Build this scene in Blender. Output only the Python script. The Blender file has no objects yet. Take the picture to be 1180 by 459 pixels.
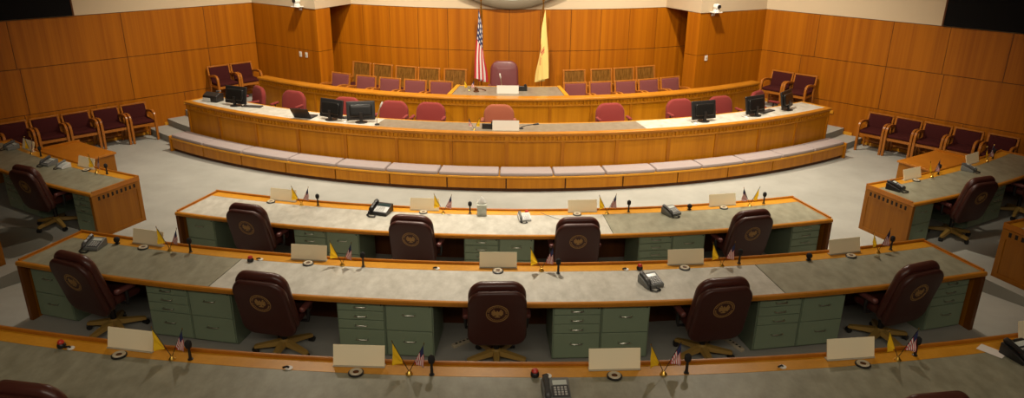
import bpy, bmesh, math, random
from mathutils import Vector, Matrix, Euler
random.seed(7)
C = bpy.context.scene.collection
sin, cos, pi, R = math.sin, math.cos, math.pi, math.radians

# ------------------------------------------------------------------ materials
def mat(name, col, rough=.5, metal=0, spec=.5, bump=0, bscale=200, var=None, vscale=(8, 8, 8), coat=0, sheen=0, detail=3):
    m = bpy.data.materials.new(name); m.use_nodes = True
    nt = m.node_tree; b = nt.nodes['Principled BSDF']
    b.inputs['Base Color'].default_value = (*col, 1)
    b.inputs['Roughness'].default_value = rough
    b.inputs['Metallic'].default_value = metal
    b.inputs['Specular IOR Level'].default_value = spec
    b.inputs['Coat Weight'].default_value = coat
    b.inputs['Sheen Weight'].default_value = sheen
    tc = nt.nodes.new('ShaderNodeTexCoord')
    if var:
        mp = nt.nodes.new('ShaderNodeMapping'); mp.inputs['Scale'].default_value = vscale
        n = nt.nodes.new('ShaderNodeTexNoise'); n.inputs['Scale'].default_value = 1; n.inputs['Detail'].default_value = detail
        n.inputs['Roughness'].default_value = .6
        r = nt.nodes.new('ShaderNodeValToRGB')
        r.color_ramp.elements[0].position = .3; r.color_ramp.elements[1].position = .7
        r.color_ramp.elements[0].color = (*var, 1); r.color_ramp.elements[1].color = (*col, 1)
        nt.links.new(tc.outputs['Object'], mp.inputs['Vector']); nt.links.new(mp.outputs['Vector'], n.inputs['Vector'])
        nt.links.new(n.outputs['Fac'], r.inputs['Fac']); nt.links.new(r.outputs['Color'], b.inputs['Base Color'])
    if bump:
        n2 = nt.nodes.new('ShaderNodeTexNoise'); n2.inputs['Scale'].default_value = bscale; n2.inputs['Detail'].default_value = 2
        bp = nt.nodes.new('ShaderNodeBump'); bp.inputs['Strength'].default_value = bump; bp.inputs['Distance'].default_value = .004
        nt.links.new(tc.outputs['Object'], n2.inputs['Vector']); nt.links.new(n2.outputs['Fac'], bp.inputs['Height'])
        nt.links.new(bp.outputs['Normal'], b.inputs['Normal'])
    return m

def wood(name, light, dark, rough=.4, s=9, sz=.5, coat=0, spec=.3):
    """veneer with vertical figure: wide soft ribbons plus fine pores"""
    m = bpy.data.materials.new(name); m.use_nodes = True
    nt = m.node_tree; b = nt.nodes['Principled BSDF']; b.inputs['Roughness'].default_value = rough
    b.inputs['Specular IOR Level'].default_value = spec
    b.inputs['Coat Weight'].default_value = coat
    tc = nt.nodes.new('ShaderNodeTexCoord')
    def noise(sc, det):
        mp = nt.nodes.new('ShaderNodeMapping'); mp.inputs['Scale'].default_value = sc
        n = nt.nodes.new('ShaderNodeTexNoise'); n.inputs['Scale'].default_value = 1; n.inputs['Detail'].default_value = det
        nt.links.new(tc.outputs['Object'], mp.inputs['Vector']); nt.links.new(mp.outputs['Vector'], n.inputs['Vector'])
        return n
    n1 = noise((s, s, sz), 3); n2 = noise((s * 9, s * 9, sz * 3), 2)
    mx = nt.nodes.new('ShaderNodeMix'); mx.data_type = 'FLOAT'; mx.inputs[0].default_value = .3
    nt.links.new(n1.outputs['Fac'], mx.inputs[2]); nt.links.new(n2.outputs['Fac'], mx.inputs[3])
    r = nt.nodes.new('ShaderNodeValToRGB'); r.color_ramp.elements[0].position = .36; r.color_ramp.elements[1].position = .64
    r.color_ramp.elements[0].color = (*dark, 1); r.color_ramp.elements[1].color = (*light, 1)
    nt.links.new(mx.outputs[0], r.inputs['Fac']); nt.links.new(r.outputs['Color'], b.inputs['Base Color'])
    return m

M = {}
M['wall_wood'] = wood('wall_veneer', (.42, .130, .002), (.29, .080, .001), .45, 10, .2)
M['front_wood'] = wood('desk_front_veneer', (.51, .195, .005), (.39, .135, .0025), .36, 9, .5)
M['stile_wood'] = wood('desk_stile_wood', (.40, .138, .005), (.31, .10, .003), .36, 9, .5)
M['rim_wood'] = wood('desk_rim_wood', (.66, .30, .022), (.55, .235, .012), .32, 3, 3, .1)
M['edge_wood'] = wood('desk_edge_wood', (.50, .195, .016), (.42, .155, .010), .32, 3, 3, .1)
M['lip_wood'] = wood('desk_lip_wood', (.47, .165, .013), (.40, .13, .009), .32, 3, 3, .1)
M['end_wood'] = wood('end_panel_wood', (.33, .120, .005), (.24, .08, .003), .4, 9, .5)
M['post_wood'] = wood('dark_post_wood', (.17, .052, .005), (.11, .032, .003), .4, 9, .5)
M['dark_wood'] = wood('dark_recess_wood', (.12, .036, .006), (.08, .024, .004), .5, 9, .5)
M['chair_wood'] = wood('chair_frame_wood', (.42, .145, .020), (.33, .105, .012), .28, 12, 3, .2)
M['slat_wood'] = wood('slatted_back_wood', (.24, .105, .018), (.12, .05, .008), .25, 30, .8, .3)
M['groove'] = mat('groove_black', (.012, .006, .003), .8)
M['cream'] = mat('cream_wall', (.58, .455, .30), .85, bump=.1, bscale=300)
M['cream_dark'] = mat('taupe_ring', (.15, .115, .07), .7)
M['ceiling'] = mat('ceiling_paint', (.5, .42, .32), .9)
M['carpet'] = mat('carpet_pile', (.40, .39, .35), .95, spec=.1, bump=.5, bscale=400, var=(.335, .33, .29), vscale=(1.6, 1.6, 1.6), detail=5)
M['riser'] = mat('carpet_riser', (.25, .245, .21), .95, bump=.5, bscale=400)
M['laminate'] = mat('laminate_pale', (.56, .54, .47), .42, var=(.38, .36, .30), vscale=(9, 5, 5), detail=6)
M['laminate_wall_reflection'] = mat('laminate_wall_reflection', (.25, .205, .15), .42, var=(.18, .145, .10), vscale=(9, 5, 5), detail=6)  # brown reflection of the wall put into the laminate's base colour
M['laminate_grey'] = mat('laminate_grey', (.315, .303, .218), .42, var=(.20, .192, .13), vscale=(9, 5, 5), detail=6)
M['green'] = mat('green_steel', (.225, .29, .19), .42, bump=.03, bscale=500)
M['green_dark'] = mat('green_steel_side', (.175, .225, .15), .45)
M['chrome'] = mat('brushed_nickel', (.62, .60, .52), .3, 1)
M['leather'] = mat('maroon_leather', (.072, .018, .012), .36, bump=.12, bscale=150, coat=.1)
M['leather_dull'] = mat('maroon_leather_shell', (.056, .0145, .010), .42, bump=.12, bscale=150)
M['leather_boss'] = mat('burgundy_leather', (.15, .035, .035), .35, coat=.1)
M['arm_pad'] = mat('arm_pad_leather', (.13, .04, .035), .35)
M['gold'] = mat('gold_leaf', (.42, .24, .075), .55, .2)
M['brass'] = mat('brass', (.85, .55, .12), .25, 1)
M['leg_gold'] = mat('golden_oak_leg', (.36, .22, .055), .35)
M['black'] = mat('black_plastic', (.014, .013, .013), .4)
M['black_foam'] = mat('black_foam', (.012, .010, .010), .9)
M['black_gloss'] = mat('black_gloss_plastic', (.012, .011, .010), .22)
M['screen_black'] = mat('black_screen', (.0015, .001, .001), .7, spec=.15)
M['grey_plastic'] = mat('grey_plastic', (.17, .175, .165), .45)
M['dark_grey_plastic'] = mat('dark_grey_plastic', (.07, .07, .07), .4)
M['pale_plastic'] = mat('pale_plastic', (.6, .6, .58), .45)
M['white_plastic'] = mat('white_plastic', (.75, .72, .66), .45)
M['beige'] = mat('beige_plastic', (.55, .47, .33), .5)
M['lcd'] = mat('phone_display', (.62, .66, .6), .2)
M['glass_dark'] = mat('dark_display', (.02, .045, .045), .15)
M['button'] = mat('pale_keys', (.5, .5, .47), .5)
M['card'] = mat('cream_card', (.95, .83, .57), .7)
M['card_white'] = mat('white_card', (.60, .55, .47), .7)
M['acrylic'] = mat('frosted_stand', (.45, .40, .30), .3)
M['maroon_fabric'] = mat('maroon_fabric', (.055, .0105, .010), .9, spec=.12, bump=.3, bscale=600)
M['red_fabric'] = mat('red_fabric', (.22, .033, .028), .85, spec=.2, bump=.3, bscale=600, sheen=.05)
M['tan_fabric'] = mat('rust_fabric', (.29, .085, .045), .85, spec=.2, bump=.3, bscale=600, sheen=.05)
M['purple_fabric'] = mat('plum_fabric', (.17, .047, .044), .85, spec=.2, bump=.3, bscale=600, sheen=.05)
M['bench_fabric'] = mat('mauve_fabric', (.33, .27, .255), .9, bump=.3, bscale=500)
M['yellow'] = mat('yellow_flag', (.95, .62, .02), .7)
M['yellow_big'] = mat('pale_yellow_flag', (.90, .66, .20), .7)
M['fred'] = mat('flag_red', (.52, .018, .03), .7)
M['fwhite'] = mat('flag_white', (.78, .72, .66), .7)
M['fblue'] = mat('flag_blue', (.02, .025, .09), .7)
M['red'] = mat('red_cap', (.55, .03, .015), .4)
M['mat_dark'] = mat('chair_mat_tint', (.17, .165, .135), .4)
M['tissue'] = mat('tissue', (.85, .84, .8), .9)
M['tissue_box'] = mat('tissue_carton', (.62, .62, .55), .6, var=(.42, .46, .36), vscale=(18, 18, 18))

def translucent(m, f):
    nt = m.node_tree; b = nt.nodes['Principled BSDF']; out = [n for n in nt.nodes if n.type == 'OUTPUT_MATERIAL'][0]
    t = nt.nodes.new('ShaderNodeBsdfTranslucent'); t.inputs['Color'].default_value = b.inputs['Base Color'].default_value
    x = nt.nodes.new('ShaderNodeMixShader'); x.inputs[0].default_value = f
    nt.links.new(b.outputs[0], x.inputs[1]); nt.links.new(t.outputs[0], x.inputs[2]); nt.links.new(x.outputs[0], out.inputs['Surface'])
for k in ('yellow',): translucent(M[k], .45)

# ------------------------------------------------------------------ mesh helper
class MB:
    def __init__(s): s.v = []; s.f = []; s.m = []
    def add(s, vs, fs, mi=0):
        b = len(s.v); s.v += [tuple(p) for p in vs]; s.f += [tuple(i + b for i in f) for f in fs]; s.m += [mi] * len(fs); return s
    def box(s, x0, x1, y0, y1, z0, z1, mi=0, mx=None):
        vs = [Vector(p) for p in ((x0,y0,z0),(x1,y0,z0),(x1,y1,z0),(x0,y1,z0),(x0,y0,z1),(x1,y0,z1),(x1,y1,z1),(x0,y1,z1))]
        if mx is not None: vs = [mx @ p for p in vs]
        return s.add(vs, [(3,2,1,0),(4,5,6,7),(0,1,5,4),(1,2,6,5),(2,3,7,6),(3,0,4,7)], mi)
    def loops(s, loops, cap0=True, cap1=True, mi=0, mx=None, closed=True):
        n = len(loops[0]); vs = [Vector(p) for l in loops for p in l]; fs = []
        if mx is not None: vs = [mx @ p for p in vs]
        for k in range(len(loops) - 1):
            for i in range(n if closed else n - 1):
                j = (i + 1) % n
                fs.append((k*n+i, k*n+j, (k+1)*n+j, (k+1)*n+i))
        if cap0: fs.append(tuple(range(n - 1, -1, -1)))
        if cap1: fs.append(tuple((len(loops)-1)*n + i for i in range(n)))
        return s.add(vs, fs, mi)
    def prism(s, poly, z0, z1, mi=0, mx=None):
        return s.loops([[(x, y, z0) for x, y in poly], [(x, y, z1) for x, y in poly]], mi=mi, mx=mx)
    def sweep(s, prof, a0, a1, n=None, mi=0):
        """profile [(r,z)] swept about the origin from angle a0 to a1 (degrees; 0 faces -y)"""
        n = n or max(2, int(abs(a1 - a0) / 1.2) + 1); L = []
        for k in range(n + 1):
            a = R(a0 + (a1 - a0) * k / n); L.append([(r * sin(a), -r * cos(a), z) for r, z in prof])
        return s.loops(L, mi=mi)
    def arc(s, r0, r1, a0, a1, z0, z1, n=None, mi=0):
        return s.sweep([(r0, z0), (r1, z0), (r1, z1), (r0, z1)], a0, a1, n, mi)
    def tube(s, pts, rad, n=8, mi=0, mx=None, cap=True):
        pts = [Vector(p) for p in pts]; L = []
        rads = rad if isinstance(rad, (list, tuple)) else [rad] * len(pts)
        up = None
        for i, p in enumerate(pts):
            d = (pts[min(i+1, len(pts)-1)] - pts[max(i-1, 0)]).normalized()
            if up is None: up = d.orthogonal().normalized()
            up = (up - d * up.dot(d)).normalized(); w = d.cross(up)
            L.append([p + (up * cos(2*pi*k/n) + w * sin(2*pi*k/n)) * rads[i] for k in range(n)])
        return s.loops(L, cap, cap, mi, mx)
    def lathe(s, prof, n=20, mi=0, mx=None, loc=(0,0,0), ring=False):
        if ring: prof = list(prof) + [prof[0]]
        L = [[(loc[0] + r*cos(2*pi*k/n), loc[1] + r*sin(2*pi*k/n), loc[2] + z) for k in range(n)] for r, z in prof]
        return s.loops(L, prof[0][0] > 1e-5 and not ring, prof[-1][0] > 1e-5 and not ring, mi, mx)
    def ball(s, c, rx, ry=None, rz=None, n=12, mi=0, mx=None):
        ry = ry or rx; rz = rz or rx; h = n // 2
        L = [[(c[0] + rx*sin(pi*i/h)*cos(2*pi*k/n), c[1] + ry*sin(pi*i/h)*sin(2*pi*k/n), c[2] - rz*cos(pi*i/h)) for k in range(n)] for i in range(1, h)]
        return s.loops(L, True, True, mi, mx)
    def pillow(s, w, h, t, cr, e=.03, n=5, mi=0, mx=None, taper=0, crown=0, bulge=0):
        """soft slab: outline rounded rectangle w x h in x-z (centred), thickness t along y"""
        def outline(ins):
            c = max(cr - ins, .004); hw, hh = w/2 - ins, h/2 - ins; pts = []
            for cx, cz, b in ((hw-c, hh-c, 0), (-hw+c, hh-c, 90), (-hw+c, -hh+c, 180), (hw-c, -hh+c, 270)):
                for k in range(n + 1):
                    a = R(b + 90*k/n); pts.append((cx + c*cos(a), cz + c*sin(a)))
            return pts
        K = 4; prof = [(e*(1 - sin(pi/2*k/K)), -t/2 + e*(1 - cos(pi/2*k/K)) ) for k in range(K + 1)]
        prof = prof + [(i, -y) for i, y in reversed(prof)]
        flat = [(min(w, h)*.28, -t/2 - bulge)]; prof = flat + prof + [(min(w, h)*.28, t/2 + bulge)]
        L = []
        for ins, y in prof:
            l = []
            for x, z in outline(ins):
                q = z / h + .5
                xx = x * (1 - taper * q); zz = z + crown * (1 - (2*x/w)**2) * q
                l.append((xx, y, zz))
            L.append(l)
        return s.loops(L, mi=mi, mx=mx)
    def build(s, name, mats, parent=None, origin=None, smooth=40):
        o_ = Vector(origin) if origin is not None else Vector((0,0,0))
        me = bpy.data.meshes.new(name)
        me.from_pydata([tuple(Vector(p) - o_) for p in s.v], [], s.f)
        bm = bmesh.new(); bm.from_mesh(me); bmesh.ops.recalc_face_normals(bm, faces=bm.faces); bm.to_mesh(me); bm.free()
        for m in (mats if isinstance(mats, (list, tuple)) else [mats]): me.materials.append(m)
        for p, i in zip(me.polygons, s.m): p.material_index = i
        if smooth:
            me.polygons.foreach_set('use_smooth', [True] * len(me.polygons)); me.set_sharp_from_angle(angle=R(smooth))
        me.update()
        o = bpy.data.objects.new(name, me); C.objects.link(o)
        if parent is not None: o.parent = parent
        elif origin is not None: o.location = o_
        return o

def bevel(o, w=.004, seg=2):
    m = o.modifiers.new('soft_edge', 'BEVEL'); m.width = w; m.segments = seg; m.limit_method = 'ANGLE'; m.angle_limit = R(40); return o
def tag(o, label=None, cat=None, group=None, kind=None):
    if label: o['label'] = label
    if cat: o['category'] = cat
    if group: o['group'] = group
    if kind: o['kind'] = kind
    return o
def thing(name, label, cat, loc=(0,0,0), rz=0, group=None):
    o = bpy.data.objects.new(name, None); C.objects.link(o); o.empty_display_size = .1
    o.location = loc; o.rotation_euler = (0, 0, rz); return tag(o, label, cat, group)
def dup(root, loc, rz, label, group=None, scale=None):
    r = root.copy(); C.objects.link(r); r.location = loc; r.rotation_euler = (0, 0, rz); r['label'] = label
    if group: r['group'] = group
    for ch in root.children:
        c = ch.copy(); C.objects.link(c); c.parent = r
        for g in ch.children:
            d = g.copy(); C.objects.link(d); d.parent = c
    return r
def P(r, a, z=0): return Vector((r * sin(R(a)), -r * cos(R(a)), z))
ORD = ['first', 'second', 'third', 'fourth', 'fifth', 'sixth', 'seventh', 'eighth', 'ninth', 'tenth', 'eleventh', 'twelfth', 'thirteenth', 'fourteenth', 'fifteenth']
def struct(mb, name, mats, parent=None, **k):
    o = mb.build(name, mats, parent, **k)
    if parent is None: o['kind'] = 'structure'
    return o

class Proto:
    """first use moves the original, later uses copy it"""
    def __init__(s, make): s.make = make; s.o = None
    def put(s, loc, rz, label, group=None):
        if s.o is None:
            s.o = s.make(); s.o.location = loc; s.o.rotation_euler = (0, 0, rz); s.o['label'] = label
            if group: s.o['group'] = group
            return s.o
        return dup(s.o, loc, rz, label, group)

# ------------------------------------------------------------------ levels
ZA, ZF = .28, .56            # middle and front tiers stand on carpeted platforms
ZD, ZD2, ZC = .28, .45, .56           # dais floors
# ------------------------------------------------------------------ setting
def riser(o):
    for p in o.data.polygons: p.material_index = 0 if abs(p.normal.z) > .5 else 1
f = MB(); f.box(-16, 16, -27, -4, -.2, 0); struct(f, 'floor', M['carpet'])
f = MB(); f.arc(17.08, 19.6, -17.75, 17.75, -.05, ZA); f.arc(19.52, 26, -17.75, 17.75, -.05, ZF)
for s in (-1, 1): f.arc(17.08, 26, *sorted((s*21.9, s*44)), -.05, ZA)
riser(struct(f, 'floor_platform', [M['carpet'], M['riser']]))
f = MB()
for s in (-1, 1):
    f.sweep([(16.4, -.05), (26, -.05), (26, ZF), (21, ZF), (19.5, ZA), (18.9, ZA), (16.4, .001)], *sorted((s*17.76, s*21.89)))
struct(f, 'floor_ramp', M['carpet'])
f = MB()
# dais platforms and the carpeted steps at its two ends
f.arc(1.5, 11.45, -36.0, 36.0, -.05, ZD); f.arc(1.5, 9.6, -36.6, 36.6, 0, ZD2)
for s in (-1, 1):
    f.arc(3, 11.78, *sorted((s*36.35, s*46)), -.05, .14); f.arc(3, 11.35, *sorted((s*36.35, s*47)), -.05, ZD); f.arc(3, 10.92, *sorted((s*36.7, s*50)), -.05, .42); f.arc(3, 10.5, *sorted((s*36.7, s*56)), -.05, ZC)
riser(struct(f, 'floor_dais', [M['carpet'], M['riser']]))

ZT = [0.0, .84, 1.775, 2.73]
WR, WY = 9.6, 2.26           # rear wall: centre (0, WY), radius WR
CE = 6.6
def wallarc(mb, r0, r1, a0, a1, z0, z1, n=3):
    L = []
    for k in range(n + 1):
        a = R(a0 + (a1 - a0)*k/n)
        L.append([(r*sin(a), WY - r*cos(a), z) for r, z in ((r0, z0), (r1, z0), (r1, z1), (r0, z1))])
    mb.loops(L)
back = MB(); wallarc(back, WR - .25, WR - .012, -31, 31, 0, 2.73, 24)
wb = struct(back, 'wall_back', M['groove'])
pn = MB()
for i in range(-7, 7):
    for k in range(3):
        wallarc(pn, WR - .02, WR, i*4.3 + .03, (i+1)*4.3 - .03, ZT[k] + .006, ZT[k+1] - .006, 3)
pn.build('wood_panels', M['wall_wood'], wb)
cr = MB(); wallarc(cr, WR - .25, WR + .004, -31, 31, 2.735, CE, 24); cr.build('plaster', M['cream'], wb)

LW = (Vector((-6.2, -6.5, 0)), Vector((-.7071, -.7071, 0)), Vector((.7071, -.7071, 0)))
RW = (Vector((6.08, -6.78, 0)), Vector((.7071, -.7071, 0)), Vector((-.7071, -.7071, 0)))
def sidewall(name, W, seams):
    o, d, n = W
    mx = Matrix(((d.x, -n.x, 0, o.x), (d.y, -n.y, 0, o.y), (0, 0, 1, 0), (0, 0, 0, 1)))   # local x along wall, y into the wall
    b = MB(); b.box(0, 12, .012, .25, 0, 2.73, mx=mx); w = struct(b, name, M['groove'])
    p = MB()
    for k in range(3):
        ss = [0] + seams[k] + [12]
        for a, c in zip(ss, ss[1:]): p.box(a + .005, c - .005, 0, .02, ZT[k] + .006, ZT[k+1] - .006, mx=mx)
    p.build('wood_panels', M['wall_wood'], w)
    q = MB(); q.box(0, 12, -.004, .25, 2.735, CE, mx=mx); q.build('plaster', M['cream'], w)
    return mx
lseam = [[1.9, 3.8, 5.15, 7.0], [1.2, 3.0, 5.05, 7.0], [1.2, 3.0, 5.1, 7.0]]
rseam = [[1.0, 2.8, 4.6, 6.4], [1.0, 2.9, 4.05, 6.0], [1.3, 2.9, 4.0, 5.1, 7.0]]
mxL = sidewall('wall_left', LW, lseam); mxR = sidewall('wall_right', RW, rseam)
def pillar(name, low, up):
    b = MB(); c = Vector((sum(x for x, y in low)/len(low), sum(y for x, y in low)/len(low)))
    b.prism([(c.x + (x-c.x)*.985, c.y + (y-c.y)*.985) for x, y in low], 0, 2.73); w = struct(b, name, M['groove'])
    p = MB()
    for k in range(3): p.prism(low, ZT[k] + .005, ZT[k+1] - .005)
    p.build('wood_panels', M['wall_wood'], w)
    q = MB(); q.prism(up, 2.733, CE); q.build('plaster', M['cream'], w)
pillar('wall_pillar_left', [(-6.25, -6.45), (-4.37, -7.7), (-4.13, -7.35), (-4.85, -6.1), (-6.25, -6.1)],
       [(-6.25, -6.45), (-4.37, -7.72), (-3.75, -6.45), (-3.8, -5.9), (-6.25, -5.9)])
pillar('wall_pillar_right', [(6.13, -6.75), (4.31, -7.7), (4.09, -7.4), (4.85, -6.1), (6.13, -6.1)],
       [(6.13, -6.75), (4.31, -7.72), (3.70, -6.5), (3.75, -5.9), (6.13, -5.9)])
c = MB(); c.box(-16, 16, -27, -3, CE, CE + .2); struct(c, 'ceiling', M['ceiling'])
# baseboards by the dais steps
for s, mx, nm in ((1, mxL, 'baseboard_left'), (-1, mxR, 'baseboard_right')):
    b = MB(); b.box(.2, 1.95, -.025, -.001, ZC, ZC + .07, mx=mx); b.box(1.95, 2.45, -.025, -.001, .14, .21, mx=mx); b.box(2.45, 9, -.02, -.001, .0, .06, mx=mx)
    struct(b, nm, M['rim_wood'])

# dark screens high on both side walls
for mx, x0, nm, lab in ((mxL, 3.93, 'left', 'large black screen high on the wood panelled wall behind the row of five chairs with telephones before it'),
                        (mxR, 3.86, 'right', 'large black screen high on the wood panelled wall, right side of chamber')):
    t = thing('wall_screen', {'left': 'large black screen set high on the left panelled wall', 'right': 'large black screen set high on the right panelled wall'}[nm], 'screen', mx @ Vector((x0 + 2, -.05, 2.76)))
    o = t.location.copy()
    b = MB(); b.box(x0, x0 + 4.2, -.06, -.006, 2.745, 4.9, mx=mx); p = b.build('panel', M['screen_black'], t, origin=o); bevel(p)
    b = MB()
    for a in ((x0 - .03, x0, 2.745, 4.93), (x0 + 4.2, x0 + 4.23, 2.745, 4.93)): b.box(a[0], a[1], -.07, -.006, a[2], a[3], mx=mx)
    b.box(x0, x0 + 4.2, -.07, -.006, 4.9, 4.93, mx=mx)
    b.build('frame', M['dark_wood'], t, origin=o)

# seal on the rear wall (only its lower rim shows)
ys = WY - WR - .02
t = thing('wall_seal', 'large round taupe seal on the cream wall above the flags', 'seal', (0.03, ys, 4.84))
mx = Matrix.Rotation(pi/2, 4, 'X')
b = MB(); b.lathe([(1.90, -.02), (2.06, -.02), (2.10, .0), (2.10, .05), (2.06, .075), (1.95, .06), (1.90, .03)], 96, mx=mx, ring=True); b.build('ring', M['cream_dark'], t)
b = MB(); b.lathe([(1.905, -.02), (1.905, .03), (1.84, .04), (1.80, .03), (0.001, .03)], 96, mx=mx); b.build('disc', M['pale_plastic'], t)

# ------------------------------------------------------------------ carpentry helpers
def dentil(mb, r, PA, z0, z1, pitch=.076, dep=.020, w=.16):
    """one continuous comb along the arc: small square blocks with sunk gaps, plain where the stiles stand"""
    L = []
    def at(a, ro): L.append([(q * sin(R(a)), -q * cos(R(a)), z) for q, z in ((r - dep - .006, z0), (ro, z0), (ro, z1), (r - dep - .006, z1))])
    hi, lo = r, r - dep
    at(PA[0], hi)
    for p, q in zip(PA, PA[1:]):
        a0, a1 = p + w, q - w
        n = max(1, int(abs(R(a1 - a0)) * r / pitch)); at(a0, hi); at(a0 + .001, lo)
        for i in range(n):
            u0 = a0 + (a1 - a0) * (i + .22)/n; u1 = a0 + (a1 - a0) * (i + .72)/n
            at(u0, lo); at(u0 + .001, hi); at(u1, hi); at(u1 + .001, lo)
        at(a1 - .001, lo); at(a1, hi)
    at(PA[-1], hi)
    mb.loops(L)
def radial_panel(mb, r0, r1, a, z0, z1, thick, side):
    """vertical slab lying along the radius at angle a, growing to the side (+1/-1) by thick metres"""
    ra = R(a); er = Vector((sin(ra), -cos(ra), 0)); et = Vector((cos(ra), sin(ra), 0)) * side
    p = [er*r0, er*r1, er*r1 + et*thick, er*r0 + et*thick]
    mb.loops([[q + Vector((0,0,z0)) for q in p], [q + Vector((0,0,z1)) for q in p]])

def curved_desk(label, r0, r1, a0, a1, zf, sheets=None, fancy=()):
    base = P((r0 + r1)/2, (a0 + a1)/2, zf)
    t = thing('curved_desk', label, 'desk', base)
    T = zf + .75
    def B(mb, nm, m): return mb.build(nm, m, t, origin=base)
    ang = math.degrees(.045 / r1)
    # laminate sheets
    for (b0, b1, mm) in (sheets or [(a0, a1, 'laminate')]):
        q0 = b0 + (ang if b0 == a0 else 0); q1 = b1 - (ang if b1 == a1 else 0)
        mb = MB(); mb.arc(r0 + .185, r1 - .045, q0, q1, T - .045, T - .002); o = B(mb, 'laminate_top', M[mm])
        if mm != 'laminate': o['label'] = 'greyer laminate sheet'
    mb = MB(); mb.arc(r0 + .03, r0 + .184, a0 + ang, a1 - ang, T - .045, T); B(mb, 'wood_margin', M['rim_wood'])
    mb = MB(); e = .012
    mb.sweep([(r1 - .045, T - .055), (r1 - e, T - .055), (r1, T - .055 + e), (r1, T - e), (r1 - e, T), (r1 - .045, T)], a0, a1); B(mb, 'edge_trim', M['edge_wood'])
    mb = MB(); mb.sweep([(r0, T - .06), (r0 + .029, T - .06), (r0 + .029, T + .02), (r0 + .022, T + .027), (r0 + .006, T + .027), (r0, T + .02)], a0, a1)
    for a, b in ((a0, a0 + ang*.55), (a1 - ang*.55, a1)): mb.arc(r0 + .03, r1 - .046, a, b, T - .055, T + .018, 1)
    for a, b in ((a0 + ang*.56, a0 + ang*.99), (a1 - ang*.99, a1 - ang*.56)): mb.arc(r0 + .03, r1 - .046, a, b, T - .055, T + .001, 1)
    B(mb, 'lip_rail', M['lip_wood'])
    mb = MB(); mb.arc(r0 + .02, r0 + .05, a0 + .15, a1 - .15, zf + .002, T - .062)
    B(mb, 'modesty_panel', M['dark_wood'])
    for a, s, nm in ((a0, 1, 'lo'), (a1, -1, 'hi')):
        mb = MB(); radial_panel(mb, r0 + .06, r1 - .03, a + s*.03, zf + .002, T - .062, .035, s); o = B(mb, 'end_panel', M['end_wood'])
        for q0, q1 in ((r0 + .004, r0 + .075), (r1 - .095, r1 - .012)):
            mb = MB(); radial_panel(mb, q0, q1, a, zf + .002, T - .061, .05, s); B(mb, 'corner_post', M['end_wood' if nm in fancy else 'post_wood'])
        mb = MB()
        if nm in fancy:
            radial_panel(mb, r0 + .075, r1 - .095, a, zf + .57, zf + .60, .02, s); radial_panel(mb, r0 + .075, r1 - .095, a, zf + .665, zf + .689, .02, s)
            n = 9; w = (r1 - r0 - .17)/n
            for i in range(n + 1):
                c_ = r0 + .075 + i*w
                radial_panel(mb, max(c_ - w*.26, r0 + .075), min(c_ + w*.26, r1 - .095), a, zf + .60, zf + .665, .02, s)
            mc = MB(); radial_panel(mc, r0 + .076, r1 - .096, a + s*.012, zf + .60, zf + .665, .01, s); mc.build('dentil_recess', M['groove'], t, origin=base)
            B(mb, 'end_moulding', M['end_wood'])
            mb = MB(); radial_panel(mb, r0 + .075, r1 - .095, a, zf + .002, zf + .06, .02, s); B(mb, 'kick_rail', M['end_wood'])
    return t

AH, BH = 17.6, 17.25
curved_desk('long curved front desk across the bottom of the view, nearest the gallery', 19.68, 20.61, -AH, AH, ZF, [(-AH, AH, 'laminate_grey')])
curved_desk('long curved middle-row desk with five leather chairs pushed up to it', 17.23, 18.16, -AH, AH, ZA,
            [(-AH, -9.85, 'laminate_grey'), (-9.82, 9.6, 'laminate'), (9.63, AH, 'laminate_grey')])
curved_desk('long curved innermost desk with four leather chairs facing the bench', 14.86, 15.79, -BH, BH, 0,
            [(-BH, 5.4, 'laminate'), (5.43, BH, 'laminate_grey')])
curved_desk('curved wooden side desk with phones before the left wall chairs', 14.80, 15.69, -38.5, -23.5, 0, [(-38.5, -23.5, 'laminate_grey')], ('hi',))
curved_desk('curved wooden side desk with black phone before the right wall chairs', 14.78, 15.69, 23.1, 38.3, 0, [(23.1, 38.3, 'laminate_grey')], ('lo',))
curved_desk('outer wooden desk at the left edge, only its brown end showing', 17.2, 18.1, -38, -22.9, ZA, None, ('hi',))
curved_desk('outer wooden desk on carpet plinth at the right edge, beyond the aisle', 17.16, 18.1, 22.45, 38, ZA, None, ('lo',))

# low wooden cabinets built out in front of the side desks
for s, lab in ((-1, 'low orange wood cabinet in front of the left side desk'), (1, 'low orange wood cabinet in front of the right side desk')):
    a0, a1 = sorted((s*30.1, s*35.1)); base = P(14.35, s*32.6)
    t = thing('low_cabinet', lab, 'cabinet', base)
    mb = MB(); mb.arc(14.02, 14.74, a0 + .08, a1 - .08, .0, .665); mb.build('body', M['end_wood'], t, origin=base)
    mb = MB(); mb.arc(13.99, 14.765, a0, a1, .665, .70); bevel(mb.build('top', M['lip_wood'], t, origin=base))
    mb = MB(); far = (a0, a0 + .15) if s < 0 else (a1 - .15, a1)
    mb.arc(13.99, 14.765, far[0], far[1], .70, .735, 1); mb.build('raised_edge', M['lip_wood'], t, origin=base)
    mb = MB(); mb.arc(14.0, 14.018, a0 + .5, (a0+a1)/2 - .06, .06, .64); mb.arc(14.0, 14.018, (a0+a1)/2 + .06, a1 - .5, .06, .64); mb.build('doors', M['front_wood'], t, origin=base)

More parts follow.
